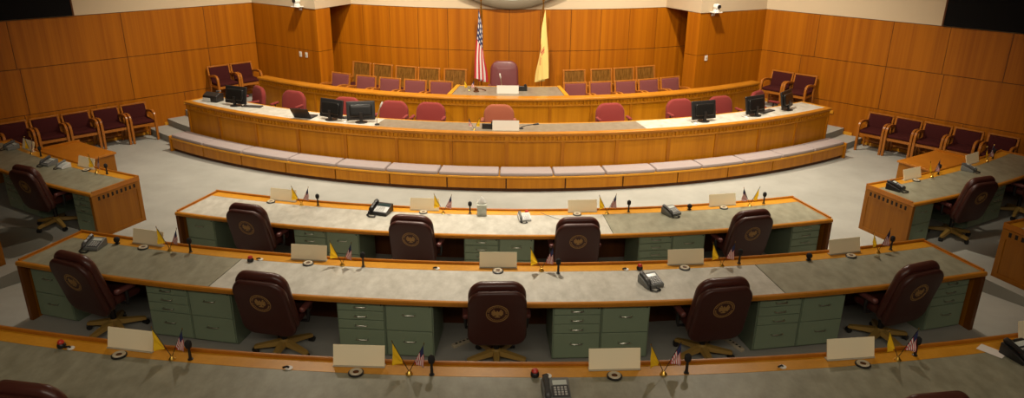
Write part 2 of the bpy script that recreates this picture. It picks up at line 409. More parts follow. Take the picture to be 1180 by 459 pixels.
# ------------------------------------------------------------------ filing cabinets
def make_cabinet(w, kind):
    def mk():
        t = thing('filing_cabinet', '', 'cabinet'); h, d = .675, .60
        b = MB(); b.box(-w/2, w/2, 0, d, .03, h); b.box(-w/2 + .01, w/2 - .01, .04, d - .02, 0, .03); b.build('body', M['green_dark'], t)
        zs = [(.045, .335), (.345, .665)] if kind == 'file' else [(.045, .335), (.345, .448), (.456, .556), (.564, .665)]
        for z0, z1 in zs:
            b = MB(); b.box(-w/2 + .012, w/2 - .012, -.016, .004, z0, z1); dr = bevel(b.build('drawer', M['green'], t), .003)
            zc = z0 + (z1 - z0) * (.62 if z1 - z0 > .2 else .5); q = MB()
            q.tube([(-.06, -.016, zc), (-.06, -.042, zc), (-.052, -.047, zc), (.052, -.047, zc), (.06, -.042, zc), (.06, -.016, zc)], .006, 8); hd = q.build('handle', M['chrome'], dr)
            hd['label'] = 'nickel bar handle'
        b = MB(); b.lathe([(.008, 0), (.008, .006), (.004, .008)], 10, mx=Matrix.Translation((w/2 - .035, -.017, .64)) @ Matrix.Rotation(pi/2, 4, 'X')); b.build('lock', M['black'], t)
        return t
    return Proto(mk)
cabA = {k: make_cabinet(.51, k) for k in ('small', 'file')}
cabB = {k: make_cabinet(.47, k) for k in ('small', 'file')}
KN = {'small': 'four-drawer', 'file': 'two-drawer'}
def cab(pr, kind, r, a, z, where, off=0):
    p = P(r, a, z) + Vector((cos(R(a)), sin(R(a)), 0))*off
    pr[kind].put(p, R(a), '%s green steel filing cabinet %s' % (KN[kind], where), 'green filing cabinets')
G1 = ['between first and second middle-row chairs', 'between second and third middle-row chairs', 'between third and fourth middle-row chairs', 'between fourth and fifth middle-row chairs']
for (a, b), g in zip(((-12.5, -9.1), (-5.45, -2.2), (1.8, 5.0), (8.8, 12.05)), G1):
    m = (a + b)/2; cab(cabA, 'small', 18.04, m, ZA, g, -.257); cab(cabA, 'file', 18.04, m, ZA, g, .257)
cab(cabA, 'file', 18.04, -16.58, ZA, 'at the left end of the middle desk'); cab(cabA, 'small', 18.04, 16.45, ZA, 'at the right end of the middle desk')
G2 = ['between first and second inner-row chairs', 'between second and third inner-row chairs', 'between third and fourth inner-row chairs']
for (a, b), g in zip(((-10.75, -7.15), (-1.95, 1.55), (6.75, 10.3)), G2):
    m = (a + b)/2; cab(cabB, 'small', 15.67, m, 0, g, -.237); cab(cabB, 'file', 15.67, m, 0, g, .237)
cab(cabB, 'file', 15.67, -16.1, 0, 'at the left end of the innermost desk'); cab(cabB, 'small', 15.67, 16.0, 0, 'at the right end of the innermost desk')
cab(cabB, 'small', 15.58, -24.7, 0, 'at the near end of the left side desk')
cab(cabB, 'small', 15.57, -31.0, 0, 'beyond the chair at the left side desk', -.237); cab(cabB, 'file', 15.57, -31.0, 0, 'beyond the chair at the left side desk', .237)
cab(cabB, 'file', 15.58, 24.35, 0, 'at the near end of the right side desk')
cab(cabB, 'file', 15.57, 30.6, 0, 'beyond the chair at the right side desk', -.237); cab(cabB, 'small', 15.57, 30.6, 0, 'beyond the chair at the right side desk', .237)

# ------------------------------------------------------------------ leather swivel chairs
def make_chair():
    t = thing('office_chair', '', 'chair')
    b = MB()
    for k in range(5):
        a = R(-18 + 72*k); mx = Matrix.Rotation(a, 4, 'Z')
        L = [[(x, y, z) for y, z in ((-w, z0), (w, z0), (w*.8, z1), (-w*.8, z1))] for x, w, z0, z1 in ((.03, .040, .095, .155), (.16, .034, .082, .13), (.31, .027, .066, .10), (.325, .02, .068, .092))]
        b.loops(L, mx=mx)
    b.lathe([(.05, .08), (.055, .15), (.04, .165)], 16)
    o = b.build('star_base', M['leg_gold'], t); o['label'] = 'golden five-legged star base'
    for k in range(5):
        a = R(-18 + 72*k); b = MB(); mx = Matrix.Translation((.315*cos(a), .315*sin(a), .032)) @ Matrix.Rotation(a + .6, 4, 'Z')
        for s in (-1, 1): b.lathe([(.01, -.012), (.031, -.012), (.031, .012), (.01, .012)], 14, mx=mx @ Matrix.Translation((0, s*.016, 0)) @ Matrix.Rotation(pi/2, 4, 'X'))
        b.box(-.012, .012, -.012, .012, 0, .036, mx=mx); b.build('caster', M['black'], t)
    b = MB(); b.lathe([(.032, .16), (.032, .30), (.022, .30), (.022, .40), (.075, .41), (.075, .425)], 16); b.box(-.13, .13, -.19, .14, .42, .445); b.build('gas_column', M['black'], t)
    b = MB(); b.pillow(.54, .50, .11, .12, .045, 6, mx=Matrix.Translation((0, .02, .495)) @ Matrix.Rotation(pi/2, 4, 'X'), bulge=.008); b.build('seat', M['leather'], t)
    # reclined backrest: outer shell behind, thick cushion in front whose rolled top shows above the shell
    rec = Matrix.Translation((0, -.28, .725)) @ Matrix.Rotation(R(15), 4, 'X')
    b = MB(); b.pillow(.60, .74, .10, .14, .045, 8, mx=rec @ Matrix.Translation((0, .045, .0)), taper=.05, crown=.03, bulge=.01)
    b.build('backrest_cushion', M['leather'], t)
    b = MB(); b.pillow(.605, .705, .075, .14, .03, 8, mx=rec @ Matrix.Translation((0, -.035, -.027)), taper=.05, crown=.03); sh = b.build('backrest', M['leather_dull'], t)
    # embossed seal
    b = MB(); y = -.0735; sm = rec @ Matrix.Translation((0, y, .085)) @ Matrix.Rotation(pi/2, 4, 'X')
    b.lathe([(.105, .0), (.112, .0), (.112, .002), (.105, .002)], 40, mx=sm, ring=True)
    for k in range(34):
        if k in (8, 25): continue
        q = sm @ Matrix.Rotation(2*pi*k/34, 4, 'Z'); b.box(-.0036, .0036, .082, .098, 0, .002, mx=q)
    def poly(pts): b.loops([[(x, z, 0) for x, z in pts], [(x, z, .002) for x, z in pts]], mx=sm)
    poly([(-.012, -.03), (0, -.045), (.012, -.03), (.014, .015), (.006, .035), (-.004, .042), (-.012, .03)])
    for s in (-1, 1):
        for k in range(4):
            a = R(62 - 32*k); poly([(s*.012, .016 - k*.008), (s*(.012 + .046*cos(a)), .012 + .05*sin(a)), (s*(.012 + .05*cos(a - .3)), .008 + .05*sin(a - .3)), (s*.012, .004 - k*.008)][::s])
    poly([(-.03, -.038), (.03, -.038), (.022, -.05), (-.022, -.05)])
    e = b.build('emblem', M['gold'], sh); e['label'] = 'gold round seal stamped on the back'
    for s in (-1, 1):
        b = MB(); x = s*.318
        b.tube([(s*.20, -.03, .43), (x, -.03, .44), (x + s*.005, -.02, .50), (x, -.02, .60)], [.018, .018, .02, .02], 8); ar = b.build('arm', M['black'], t)
        b = MB(); b.pillow(.065, .26, .05, .03, .02, 4, mx=Matrix.Translation((x, -.03, .625)) @ Matrix.Rotation(pi/2, 4, 'X')); b.build('arm_pad', M['arm_pad'], ar)
    return t
CH = Proto(make_chair)
gc = 'maroon leather swivel chairs'
for i, (a, tw) in enumerate(((-14.0, -9), (-7.4, -4), (-.1, 3), (6.95, 4), (13.7, 8))):
    CH.put(P(18.06, a, ZA), R(a + tw), 'maroon leather swivel chair, %s from left along the middle desk' % ORD[i], gc)
for i, (a, tw) in enumerate(((-12.3, -3), (-4.2, -3), (3.5, 0), (11.9, 4))):
    CH.put(P(15.70, a), R(a + tw), 'maroon leather swivel chair, %s from left along the innermost desk' % ORD[i], gc)
CH.put(P(15.62, -27.4, .0046), R(-27.4 + 4), 'maroon leather swivel chair at the left side desk', gc)
CH.put(P(15.62, 27.1), R(27.1 - 6), 'maroon leather swivel chair at the right side desk', gc)
CH.put(P(15.66, 34.1, .0046), R(34.1 - 4), 'maroon leather swivel chair at right edge, far seat of the right side desk', gc)
CH.put(P(20.47, -9.0, ZF), R(-9), 'maroon leather swivel chair, only its top showing at the bottom left', gc)
CH.put(P(20.45, 8.55, ZF), R(8.5), 'maroon leather swivel chair, only its top showing at the bottom right', gc)

# ------------------------------------------------------------------ dais: bench, lower desk, upper parapet
bb = P(11.9, 0)
t = thing('curved_bench', 'long low curved wooden bench wrapped around the front of the dais', 'bench', bb)
ED = 36.0; PA = [-ED + 2*ED*i/14 for i in range(15)]
for i in range(14):
    mb = MB(); mb.arc(12.055, 12.085, PA[i] + .06, PA[i+1] - .06, .075, .265); mb.build('front_panel', M['front_wood'], t, origin=bb)
mb = MB(); mb.arc(11.75, 12.054, -ED, ED, .06, .27); mb.build('frame', M['dark_wood'], t, origin=bb)
mb = MB(); mb.arc(11.70, 12.04, -ED + .1, ED - .1, .002, .06); mb.build('plinth', M['dark_wood'], t, origin=bb)
mb = MB(); mb.arc(11.70, 12.10, -ED, ED, .27, .305); bevel(mb.build('seat_board', M['rim_wood'], t, origin=bb))
for s in (-1, 1):
    mb = MB(); radial_panel(mb, 11.70, 12.11, s*ED, .002, .33, .05, s); bevel(mb.build('end_panel', M['front_wood'], t, origin=bb))
CU = [-35.9, -30.9, -25.6, -20.2, -15.3, -10.6, -5.9, -.6, 4.1, 8.7, 13.3, 17.8, 22.3, 26.8, 31.2, 35.9]
for i in range(15):
    c0 = P(11.9, (CU[i] + CU[i+1])/2, .305); mb = MB(); L = []
    a0, a1 = CU[i] + .05, CU[i+1] - .05; n = 10
    for k in range(n + 3):
        u = min(max((k - 1)/n, 0), 1); a = R(a0 + (a1 - a0)*(u if 0 < k < n+2 else u)); ins = .018 if k in (0, n+2) else 0
        if k == 1: a += .0012
        if k == n + 1: a -= .0012
        r0, r1, z0, z1, e = 11.70 + ins, 12.085 - ins, .308 + ins*.3, .372 - ins, .02
        L.append([(r*sin(a), -r*cos(a), z) for r, z in ((r0, z0), (r1 - e*.4, z0), (r1, z0 + e*.5), (r1, z1 - e), (r1 - e*.3, z1 - e*.3), (r1 - e, z1), ((r0+r1)/2, z1 + .004), (r0 + e, z1), (r0, z1 - e))])
    mb.loops(L); o = mb.build('bench_cushion', M['bench_fabric'], origin=c0)
    tag(o, 'mauve bench cushion, %s from the left end of the curved bench' % ORD[i], 'cushion', 'mauve cushions on the curved bench')

def front_wall(t, base, r, a0, a1, zb, T, n, sides=True):
    """panelled curved front: rim, dentil band, rail, panels between stiles"""
    PA = [a0 + (a1 - a0)*i/n for i in range(n + 1)]
    def B(mb, nm, m): return mb.build(nm, m, t, origin=base)
    mb = MB(); mb.arc(r - .06, r - .035, a0 + .05, a1 - .05, zb, T - .05); B(mb, 'core', M['end_wood'])
    for i in range(n):
        mb = MB(); mb.arc(r - .0345, r - .031, PA[i] + .16, PA[i+1] - .16, zb + .01, T - .175); B(mb, 'front_panel', M['front_wood'])
    for a in PA:
        w = .16; mb = MB(); mb.arc(r - .034, r - .010, max(a - w, a0), min(a + w, a1), zb, T - .176, 1); B(mb, 'stile', M['stile_wood'])
    mb = MB(); mb.arc(r - .034, r - .006, a0, a1, T - .175, T - .145); B(mb, 'rail', M['edge_wood'])
    mb = MB(); mb.arc(r - .034, r - .006, a0, a1, T - .07, T - .048); B(mb, 'rail', M['edge_wood'])
    mb = MB()
    dentil(mb, r - .012, PA, T - .144, T - .071)
    B(mb, 'dentil_moulding', M['front_wood'])

D1A = 35.9
base = P(11.3, 0, 0)
t = thing('dais_desk', 'long curved panelled desk of the dais with monitors and red chairs behind', 'desk', base)
front_wall(t, base, 11.65, -D1A, D1A, .0, 1.0, 14)
mb = MB(); mb.sweep([(11.55, .952), (11.655, .952), (11.665, .965), (11.665, .992), (11.655, 1.003), (11.55, 1.003)], -D1A - .1, D1A + .1); mb.build('edge_trim', M['edge_wood'], t, origin=base)
SH = [(-D1A + .3, -12.6, 'laminate'), (-12.57, 13.2, 'laminate_wall_reflection'), (13.23, D1A - .3, 'laminate')]
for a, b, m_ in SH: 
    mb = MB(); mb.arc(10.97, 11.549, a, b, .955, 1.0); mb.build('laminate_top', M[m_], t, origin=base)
mb = MB(); mb.arc(10.93, 10.969, -D1A, D1A, .952, 1.001)
for s in (-1, 1): mb.arc(10.97, 11.549, *sorted((s*(D1A - .29), s*(D1A + .1))), .952, 1.003, 1)
mb.build('back_trim', M['rim_wood'], t, origin=base)
for s in (-1, 1):
    mb = MB(); radial_panel(mb, 10.95, 11.64, s*D1A, .0, .95, .045, -s); bevel(mb.build('end_panel', M['front_wood'], t, origin=base))

D2A = 36.6
base = P(9.6, 0, ZD2)
t = thing('dais_parapet', 'upper curved panelled parapet of the dais with presiding desk at its middle', 'desk', base)
front_wall(t, base, 9.72, -D2A, D2A, ZD + .0, 1.2, 14)
mb = MB(); mb.sweep([(9.50, 1.152), (9.73, 1.152), (9.738, 1.16), (9.738, 1.192), (9.73, 1.202), (9.50, 1.202)], -D2A - .1, D2A + .1); mb.build('top_rail', M['edge_wood'], t, origin=base)
mb = MB(); mb.arc(9.60, 9.655, -D2A, D2A, ZD2 + .01, 1.15); mb.build('back_panel', M['front_wood'], t, origin=base)
mb = MB(); mb.arc(8.60, 9.499, -7.2, 7.2, 1.155, 1.2); mb.build('laminate_top', M['laminate_wall_reflection'], t, origin=base)
mb = MB()
for s in (-1, 1): mb.arc(8.56, 9.499, *sorted((s*7.22, s*7.75)), 1.15, 1.215, 1)
mb.arc(8.56, 8.598, -7.2, 7.2, 1.15, 1.203); mb.build('edge_trim', M['rim_wood'], t, origin=base)
for s in (-1, 1):
    mb = MB(); radial_panel(mb, 8.60, 9.59, s*7.55, ZD2 + .01, 1.149, .04, -s); mb.build('end_panel', M['front_wood'], t, origin=base)
    mb = MB(); radial_panel(mb, 9.52, 9.715, s*D2A, ZD2 + .01, 1.15, .04, -s); mb.build('end_panel', M['front_wood'], t, origin=base)

# ------------------------------------------------------------------ wooden armchairs
def make_armchair(fabric, slat=False, hb=.80):
    def mk():
        t = thing('wooden_armchair', '', 'chair')       # local +y is the way the sitter faces
        for s in (-1, 1):
            b = MB(); x = s*.255
            L = []
            path = [(.235, .0), (.24, .30), (.235, .52), (.215, .59), (.17, .622), (.08, .63), (-.05, .615), (-.17, .59), (-.215, .585)]
            for i, (y, z) in enumerate(path):
                y0, z0 = path[max(i-1, 0)]; y1, z1 = path[min(i+1, len(path)-1)]
                d = Vector((y1-y0, z1-z0)).normalized(); nrm = Vector((-d.y, d.x)) * .025
                L.append([(x - .024, y + nrm.x, z + nrm.y), (x + .024, y + nrm.x, z + nrm.y), (x + .024, y - nrm.x, z - nrm.y), (x - .024, y - nrm.x, z - nrm.y)])
            b.loops(L); bevel(b.build('arm', M['chair_wood'], t), .005)
            b = MB(); L = []
            for y, z in ((-.24, 0), (-.205, .30), (-.20, .45), (-.225, .60), (-.27, hb)):
                L.append([(x - .018, y - .018, z), (x + .018, y - .018, z), (x + .018, y + .018, z), (x - .018, y + .018, z)])
            b.loops(L); bevel(b.build('rear_leg', M['chair_wood'], t), .004)
        b = MB(); b.box(-.235, .235, .205, .235, .34, .395); b.box(-.235, .235, -.20, -.17, .34, .395)
        for s in (-1, 1): b.box(s*.235 - .012, s*.235 + .012, -.17, .205, .34, .395)
        b.build('seat_frame', M['chair_wood'], t)
        b = MB(); b.box(-.236, .236, -.222, -.202, .12, .15); b.build('stretcher', M['chair_wood'], t)
        b = MB(); b.pillow(.475, .43, .075, .04, .03, 4, mx=Matrix.Translation((0, .02, .43)) @ Matrix.Rotation(pi/2, 4, 'X'), bulge=.006); b.build('seat', fabric, t)
        tilt = Matrix.Translation((0, -.225, .60)) @ Matrix.Rotation(R(12), 4, 'X')
        hh = hb - .60
        b = MB(); b.box(-.272, .272, -.02, .02, hh - .02, hh + .012, mx=tilt)
        bevel(b.build('top_rail', M['chair_wood'], t), .006)
        if slat: b = MB(); b.box(-.24, .24, -.015, .015, -.19, -.16, mx=tilt); b.build('lower_rail', M['chair_wood'], t)
        if slat:
            b = MB(); n = 11
            for k in range(n): xx = -.235 + .47*(k + .5)/n; b.box(xx - .0195, xx + .0195, -.008, .008, -.16, hh - .021, mx=tilt)
            b.build('slats', M['slat_wood'], t)
        else:
            b = MB(); b.pillow(.47, hh + .155, .06, .02, .018, 3, mx=tilt @ Matrix.Translation((0, .005, (hh - .02 - .18)/2 + .0)), bulge=.006); b.build('backrest', fabric, t)
        return t
    return Proto(mk)
WC = make_armchair(M['maroon_fabric'], hb=.77); WT = make_armchair(M['maroon_fabric'], hb=.80); PC = make_armchair(M['purple_fabric'], hb=.84); SC = make_armchair(M['maroon_fabric'], True, .95)
gl = 'wooden armchairs along the walls'
for i in range(5):
    d = 3.09 + .585*i
    p = LW[0] + LW[1]*d + LW[2]*.35; WC.put(p, R(-135), 'wooden armchair with maroon upholstery, %s in left wall row counting from the dais' % ORD[i], gl)
    p = RW[0] + RW[1]*(3.03 + .575*i + (.04 if i == 4 else 0)) + RW[2]*.35; WC.put(p, R(135), 'wooden armchair with maroon upholstery, %s in right wall row counting from the dais' % ORD[i], gl)
for i in range(2):
    p = LW[0] + LW[1]*(.50 + .565*i) + LW[2]*.35 + Vector((0,0,ZC)); WT.put(p, R(-135), 'wooden armchair with maroon upholstery, %s of the pair on left end of the dais' % ['inner', 'outer'][i], gl)
    p = RW[0] + RW[1]*(.66 + .565*i) + RW[2]*.35 + Vector((0,0,ZC)); WT.put(p, R(135), 'wooden armchair with maroon upholstery, %s of the pair on right end of the dais' % ['inner', 'outer'][i], gl)
for s, nm, angs in ((-1, 'left', (-26.9, -22.2, -18.1, -14.0, -10.0)), (1, 'right', (9.9, 13.8, 17.8, 21.7, 25.6))):
    for i, a in enumerate(angs):
        PC.put(P(8.88, a, ZD2), R(a + 180), 'plum upholstered wooden armchair, %s from left in the front row %s of the presiding desk' % (ORD[i], nm), 'plum armchairs behind the parapet')
for s, nm, angs in ((-1, 'left', (-27.3, -22.8, -18.2, -13.9, -9.2)), (1, 'right', (11.3, 16.2, 20.5, 24.9))):
    for i, a in enumerate(angs):
        SC.put(P(8.03, a, ZD2), R(a + 180), 'slat-backed wooden armchair, %s from left in the rear row %s of the burgundy chair' % (ORD[i], nm), 'slat-backed armchairs by the rear wall')

# ------------------------------------------------------------------ red clerk chairs and the presiding chair
def make_clerk(fab):
    def mk():
        t = thing('clerk_chair', '', 'chair')
        b = MB()
        for k in range(5):
            mx = Matrix.Rotation(R(72*k + 10), 4, 'Z'); b.box(.02, .27, -.022, .022, .05, .085, mx=mx)
        b.lathe([(.03, .05), (.03, .40)], 12); b.build('star_base', M['black'], t)
        for k in range(5):
            a = R(72*k + 10); b = MB(); b.ball((.27*cos(a), .27*sin(a), .028), .028, n=10); b.build('caster', M['black'], t)
        b = MB(); b.pillow(.52, .48, .10, .10, .04, 5, mx=Matrix.Translation((0, .0, .43)) @ Matrix.Rotation(pi/2, 4, 'X'), bulge=.01); b.build('seat', fab, t)
        b = MB(); b.pillow(.64, .52, .10, .18, .045, 8, mx=Matrix.Translation((0, -.27, .60)) @ Matrix.Rotation(R(8), 4, 'X'), taper=.06, crown=.02, bulge=.012); b.build('backrest', fab, t)
        for s in (-1, 1):
            b = MB(); b.tube([(s*.22, -.04, .40), (s*.315, -.04, .42), (s*.325, -.04, .60)], .018, 8); ar = b.build('arm', M['black'], t)
            b = MB(); b.pillow(.06, .26, .05, .028, .02, 4, mx=Matrix.Translation((s*.325, -.03, .615)) @ Matrix.Rotation(pi/2, 4, 'X')); b.build('arm_pad', fab, ar)
        return t
    return Proto(mk)
RC = make_clerk(M['red_fabric']); TC = make_clerk(M['tan_fabric'])
ra = (-33.3, -27.2, -19.3, -13.35, -9.0, -1.0, 12.1, 21.0, 26.5, 33.4); rt = (-18, 4, 6, 3, 0, 0, 0, -4, -6, 14)
rr = (10.50, 10.42, 10.42, 10.40, 10.36, 10.36, 10.36, 10.36, 10.46, 10.46)
for i, (a, tw, r_) in enumerate(zip(ra, rt, rr)):
    if i == 5: TC.put(P(r_, a, ZD), R(a + 180 + tw), 'rust coloured upholstered chair at the middle of the lower dais desk')
    else: RC.put(P(r_, a, ZD), R(a + 180 + tw), 'red upholstered chair, %s from left behind the lower dais desk' % ORD[i], 'red chairs behind the lower dais desk')
t = thing('presiding_chair', 'tall burgundy leather chair at the middle of the upper dais', 'chair', P(8.22, -.75, ZD2), R(180 - .75))
b = MB()
for k in range(5): b.box(.02, .32, -.025, .025, .05, .09, mx=Matrix.Rotation(R(72*k), 4, 'Z'))
b.lathe([(.035, .05), (.035, .44)], 12); b.build('star_base', M['black'], t)
b = MB(); b.pillow(.56, .52, .12, .1, .04, 5, mx=Matrix.Translation((0, .0, .48)) @ Matrix.Rotation(pi/2, 4, 'X'), bulge=.01); b.build('seat', M['leather_boss'], t)
b = MB(); b.pillow(.68, .76, .13, .17, .055, 8, mx=Matrix.Translation((0, -.30, .80)) @ Matrix.Rotation(R(9), 4, 'X'), taper=.10, crown=.02, bulge=.012); b.build('backrest', M['leather_boss'], t)
for s in (-1, 1):
    b = MB(); b.tube([(s*.2, -.04, .44), (s*.32, -.04, .46), (s*.33, -.04, .65)], .02, 8); ar = b.build('arm', M['black'], t)
    b = MB(); b.pillow(.07, .28, .055, .03, .02, 4, mx=Matrix.Translation((s*.33, -.02, .67)) @ Matrix.Rotation(pi/2, 4, 'X')); b.build('arm_pad', M['leather_boss'], ar)

# ------------------------------------------------------------------ standing flags
def drape(mb, colour, side, ztop, x0, hoist=.95, fly=1.55, nu=60, nv=52, spread=.24):
    pts = []
    for i in range(nu + 1):
        u = i/nu
        for j in range(nv + 1):
            v = j/nv
            z = ztop - hoist*v*(1 - .30*u) - fly*u*(1 - .36*v) - .02
            w = .045 + spread*.5*u**.8
            if v < .42: q = v/.42; x = -w + 1.45*w*q; y = -.045 - .012*sin(q*9 + 4*u)*(u + .2)
            elif v < .70: q = (v - .42)/.28; x = .45*w - .95*w*q; y = -.045 + .05*q
            else: q = (v - .70)/.30; x = -.50*w + 1.5*w*q; y = .005 + .035*q
            x = x0 + side*(x + .008*sin(7*u + 3*v)); y -= .03 + .012*sin(5*u)
            pts.append((x, y, z))
    fs, ms = [], []
    for i in range(nu):
        for j in range(nv):
            a = i*(nv+1) + j; fs.append((a, a+1, a+nv+2, a+nv+1)); ms.append(colour((i+.5)/nu, (j+.5)/nv))
    b0 = len(mb.v); mb.v += pts; mb.f += [tuple(q + b0 for q in f_) for f_ in fs]; mb.m += ms
def us(u, v):
    if u < .42 and v < 7/13:
        gu, gv = u/.42*11 % 2, v/(7/13)*9
        return 1 if (abs((u/.42*5) % 1 - .5) < .22 and abs((v/(7/13)*4) % 1 - .5) < .22) else 2
    return 0 if int(v*13) % 2 == 0 else 1
def nm(u, v):
    x, y = (u - .5)*1.5, v - .5; r = math.hypot(x, y)
    if .085 < r < .125: return 1
    for k in range(4):
        ax, ay = (x, y) if k % 2 == 0 else (y, x)
        if k > 1: ax = -ax
        if .125 <= ax < .30 and abs(ay) < .075 and int((ay + .075)/.0215) % 2 == 0: return 1
    return 0
def stand_flag(label, loc, colour, mats, side):
    t = thing('standing_flag', label, 'flag', loc)
    b = MB(); b.lathe([(.17, 0), (.17, .025), (.13, .05), (.04, .08), (.03, .14), (.012, .145)], 24); b.build('base', M['brass'], t)
    b = MB(); b.tube([(0, 0, .10), (0, 0, 2.52)], .0135, 10); b.build('pole', M['brass'], t)
    b = MB(); b.lathe([(.013, 2.52), (.03, 2.53), (.03, 2.55), (.012, 2.57), (.028, 2.62), (.02, 2.68), (.002, 2.76)], 14); b.build('finial', M['brass'], t)
    b = MB(); drape(b, colour, side, 2.36, 0); o = b.build('flag_cloth', mats, t, smooth=80)
    b = MB(); b.tube([(.012*side, -.02, 2.40), (side*.03, -.05, 2.1), (side*.035, -.06, 1.75)], .008, 6); b.ball((side*.035, -.06, 1.72), .018, rz=.05, n=8); b.build('cord', M['brass'], t)
stand_flag('red white and blue striped flag draped on a gilt pole, beside the presiding chair', P(7.86, -4.6, ZD2), us, [M['fred'], M['fwhite'], M['fblue']], 1)
stand_flag('yellow flag with a red sun symbol draped on a gilt pole', P(7.80, 5.6, ZD2), nm, [M['yellow_big'], M['fred']], -1)

# ------------------------------------------------------------------ desk top things
TA, TB, TF, TD, TD2 = ZA + .75, .75, ZF + .75, 1.0, 1.2
E_ = .0008
def make_plate(card='card'):
    t = thing('nameplate', '', 'nameplate')
    b = MB(); b.box(-.21, .21, -.004, .004, .008, .178, mx=Matrix.Rotation(R(-16), 4, 'X')); b.build('card', M[card], t)
    b = MB(); b.box(-.212, .212, -.016, .04, 0, .0068); bevel(b.build('stand', M['acrylic'], t), .002)
    return t
PL = Proto(make_plate); PL2 = Proto(lambda: make_plate('card_white'))
def us2(u, v):
    if u < .38 and v < .42: return 2
    return 0 if int(v*11) % 2 == 0 else 1
def make_flags():
    t = thing('desk_flags', '', 'flags')
    b = MB(); b.lathe([(.030, 0), (.030, .006), (.022, .012), (.012, .03), (.007, .034)], 16); b.build('base', M['brass'], t)
    for s in (-1, 1):
        tip = Vector((s*.128, 0, .285)); lo = Vector((s*.004, 0, .03)); d = tip - lo
        b = MB(); b.tube([lo, tip], .0032, 6); st = b.build('staff', M['black'], t)
        b = MB(); b.lathe([(.001, 0), (.005, .006), (.001, .02)], 8, loc=(tip.x, tip.y, tip.z - .002)); b.build('gilt_tip', M['brass'], st)
        n = 22; pts = []; fs = []; ms = []
        for i in range(n + 1):                     # along the staff
            v = i/n
            top = lo + d*(.97 - .60*v)
            for j in range(n + 1):                 # along the fly, hanging down and outwards
                u = j/n
                x = top.x + s*u*(.004 + .035*v*(1 - v)); z = top.z - u*(.20 - .16*v)
                y = -.004 - .020*sin(2.6*u + 2*v)*u - .012*sin(9*u)*u
                pts.append((x, y, z))
        for i in range(n):
            for j in range(n):
                a = i*(n+1) + j; fs.append((a, a+1, a+n+2, a+n+1)); ms.append(0 if s < 0 else us2((j+.5)/n, (i+.5)/n))
        b = MB(); b.v = pts; b.f = fs; b.m = ms
        if s < 0: o = b.build('yellow_flag', [M['yellow']], t, smooth=80); o['label'] = 'small plain yellow flag'
        else: o = b.build('striped_flag', [M['fred'], M['fwhite'], M['fblue']], t, smooth=80); o['label'] = 'small red white and blue striped flag'
    return t
FL = Proto(make_flags)
def make_mic():
    t = thing('desk_microphone', '', 'microphone')
    b = MB(); b.lathe([(.022, 0), (.022, .006), (.013, .010), (.013, .02), (.011, .10), (.014, .12)], 14); b.build('stem', M['black'], t)
    b = MB(); b.lathe([(.012, .105), (.024, .115), (.029, .14), (.026, .165), (.012, .178), (.002, .18)], 16); b.build('foam_head', M['black_foam'], t)
    return t
MC = Proto(make_mic)
def make_grommet():
    t = thing('cable_grommet', '', 'grommet')
    b = MB(); b.lathe([(.062, 0), (.062, .010), (.052, .014)], 28); b.build('outer_ring', M['black'], t)
    b = MB(); b.lathe([(.052, .0141), (.048, .020), (.030, .020), (.024, .0145)], 28, ring=True); b.build('cream_ring', M['beige'], t)
    b = MB(); b.lathe([(.022, .0142), (.018, .017), (.001, .017)], 18); b.build('hub', M['dark_wood'], t)
    return t
GR = Proto(make_grommet)
def make_knob():
    t = thing('push_button', '', 'button')
    b = MB(); b.lathe([(.030, 0), (.036, .012), (.034, .030), (.026, .040)], 18); b.build('housing', M['black'], t)
    b = MB(); b.lathe([(.026, .0405), (.028, .052), (.018, .066), (.002, .069)], 18); b.build('cap', M['red'], t)
    return t
KB = Proto(make_knob)
def make_ballmic():
    t = thing('ball_microphone', '', 'microphone')
    b = MB(); b.lathe([(.03, 0), (.03, .008), (.012, .012), (.012, .02)], 14); b.build('foot', M['black'], t)
    b = MB(); b.ball((0, 0, .052), .036, n=16); b.build('foam_ball', M['black_foam'], t)
    return t
BM = Proto(make_ballmic)
def make_socket():
    t = thing('cable_socket', '', 'socket')
    b = MB(); b.lathe([(.03, 0), (.03, .006), (.012, .008)], 18); b.build('plate', M['white_plastic'], t)
    b = MB(); b.tube([(.0, 0, .0085), (-.012, -.004, .02), (-.035, -.01, .016), (-.045, -.012, .010)], .008, 8); b.build('plug', M['black'], t)
    return t
SO = Proto(make_socket)
def coil(pts, rad, rc, turns):
    """curly cord following a polyline"""
    pts = [Vector(p) for p in pts]; out = []; N = turns*8
    for i in range(N + 1):
        u = i/N*(len(pts)-1); k = min(int(u), len(pts)-2); p = pts[k].lerp(pts[k+1], u - k)
        out.append(p + Vector((rc*cos(2*pi*i/8), rc*sin(2*pi*i/8)*.6, rc*sin(2*pi*i/8)*.6 + rc*1.0)))
    return out
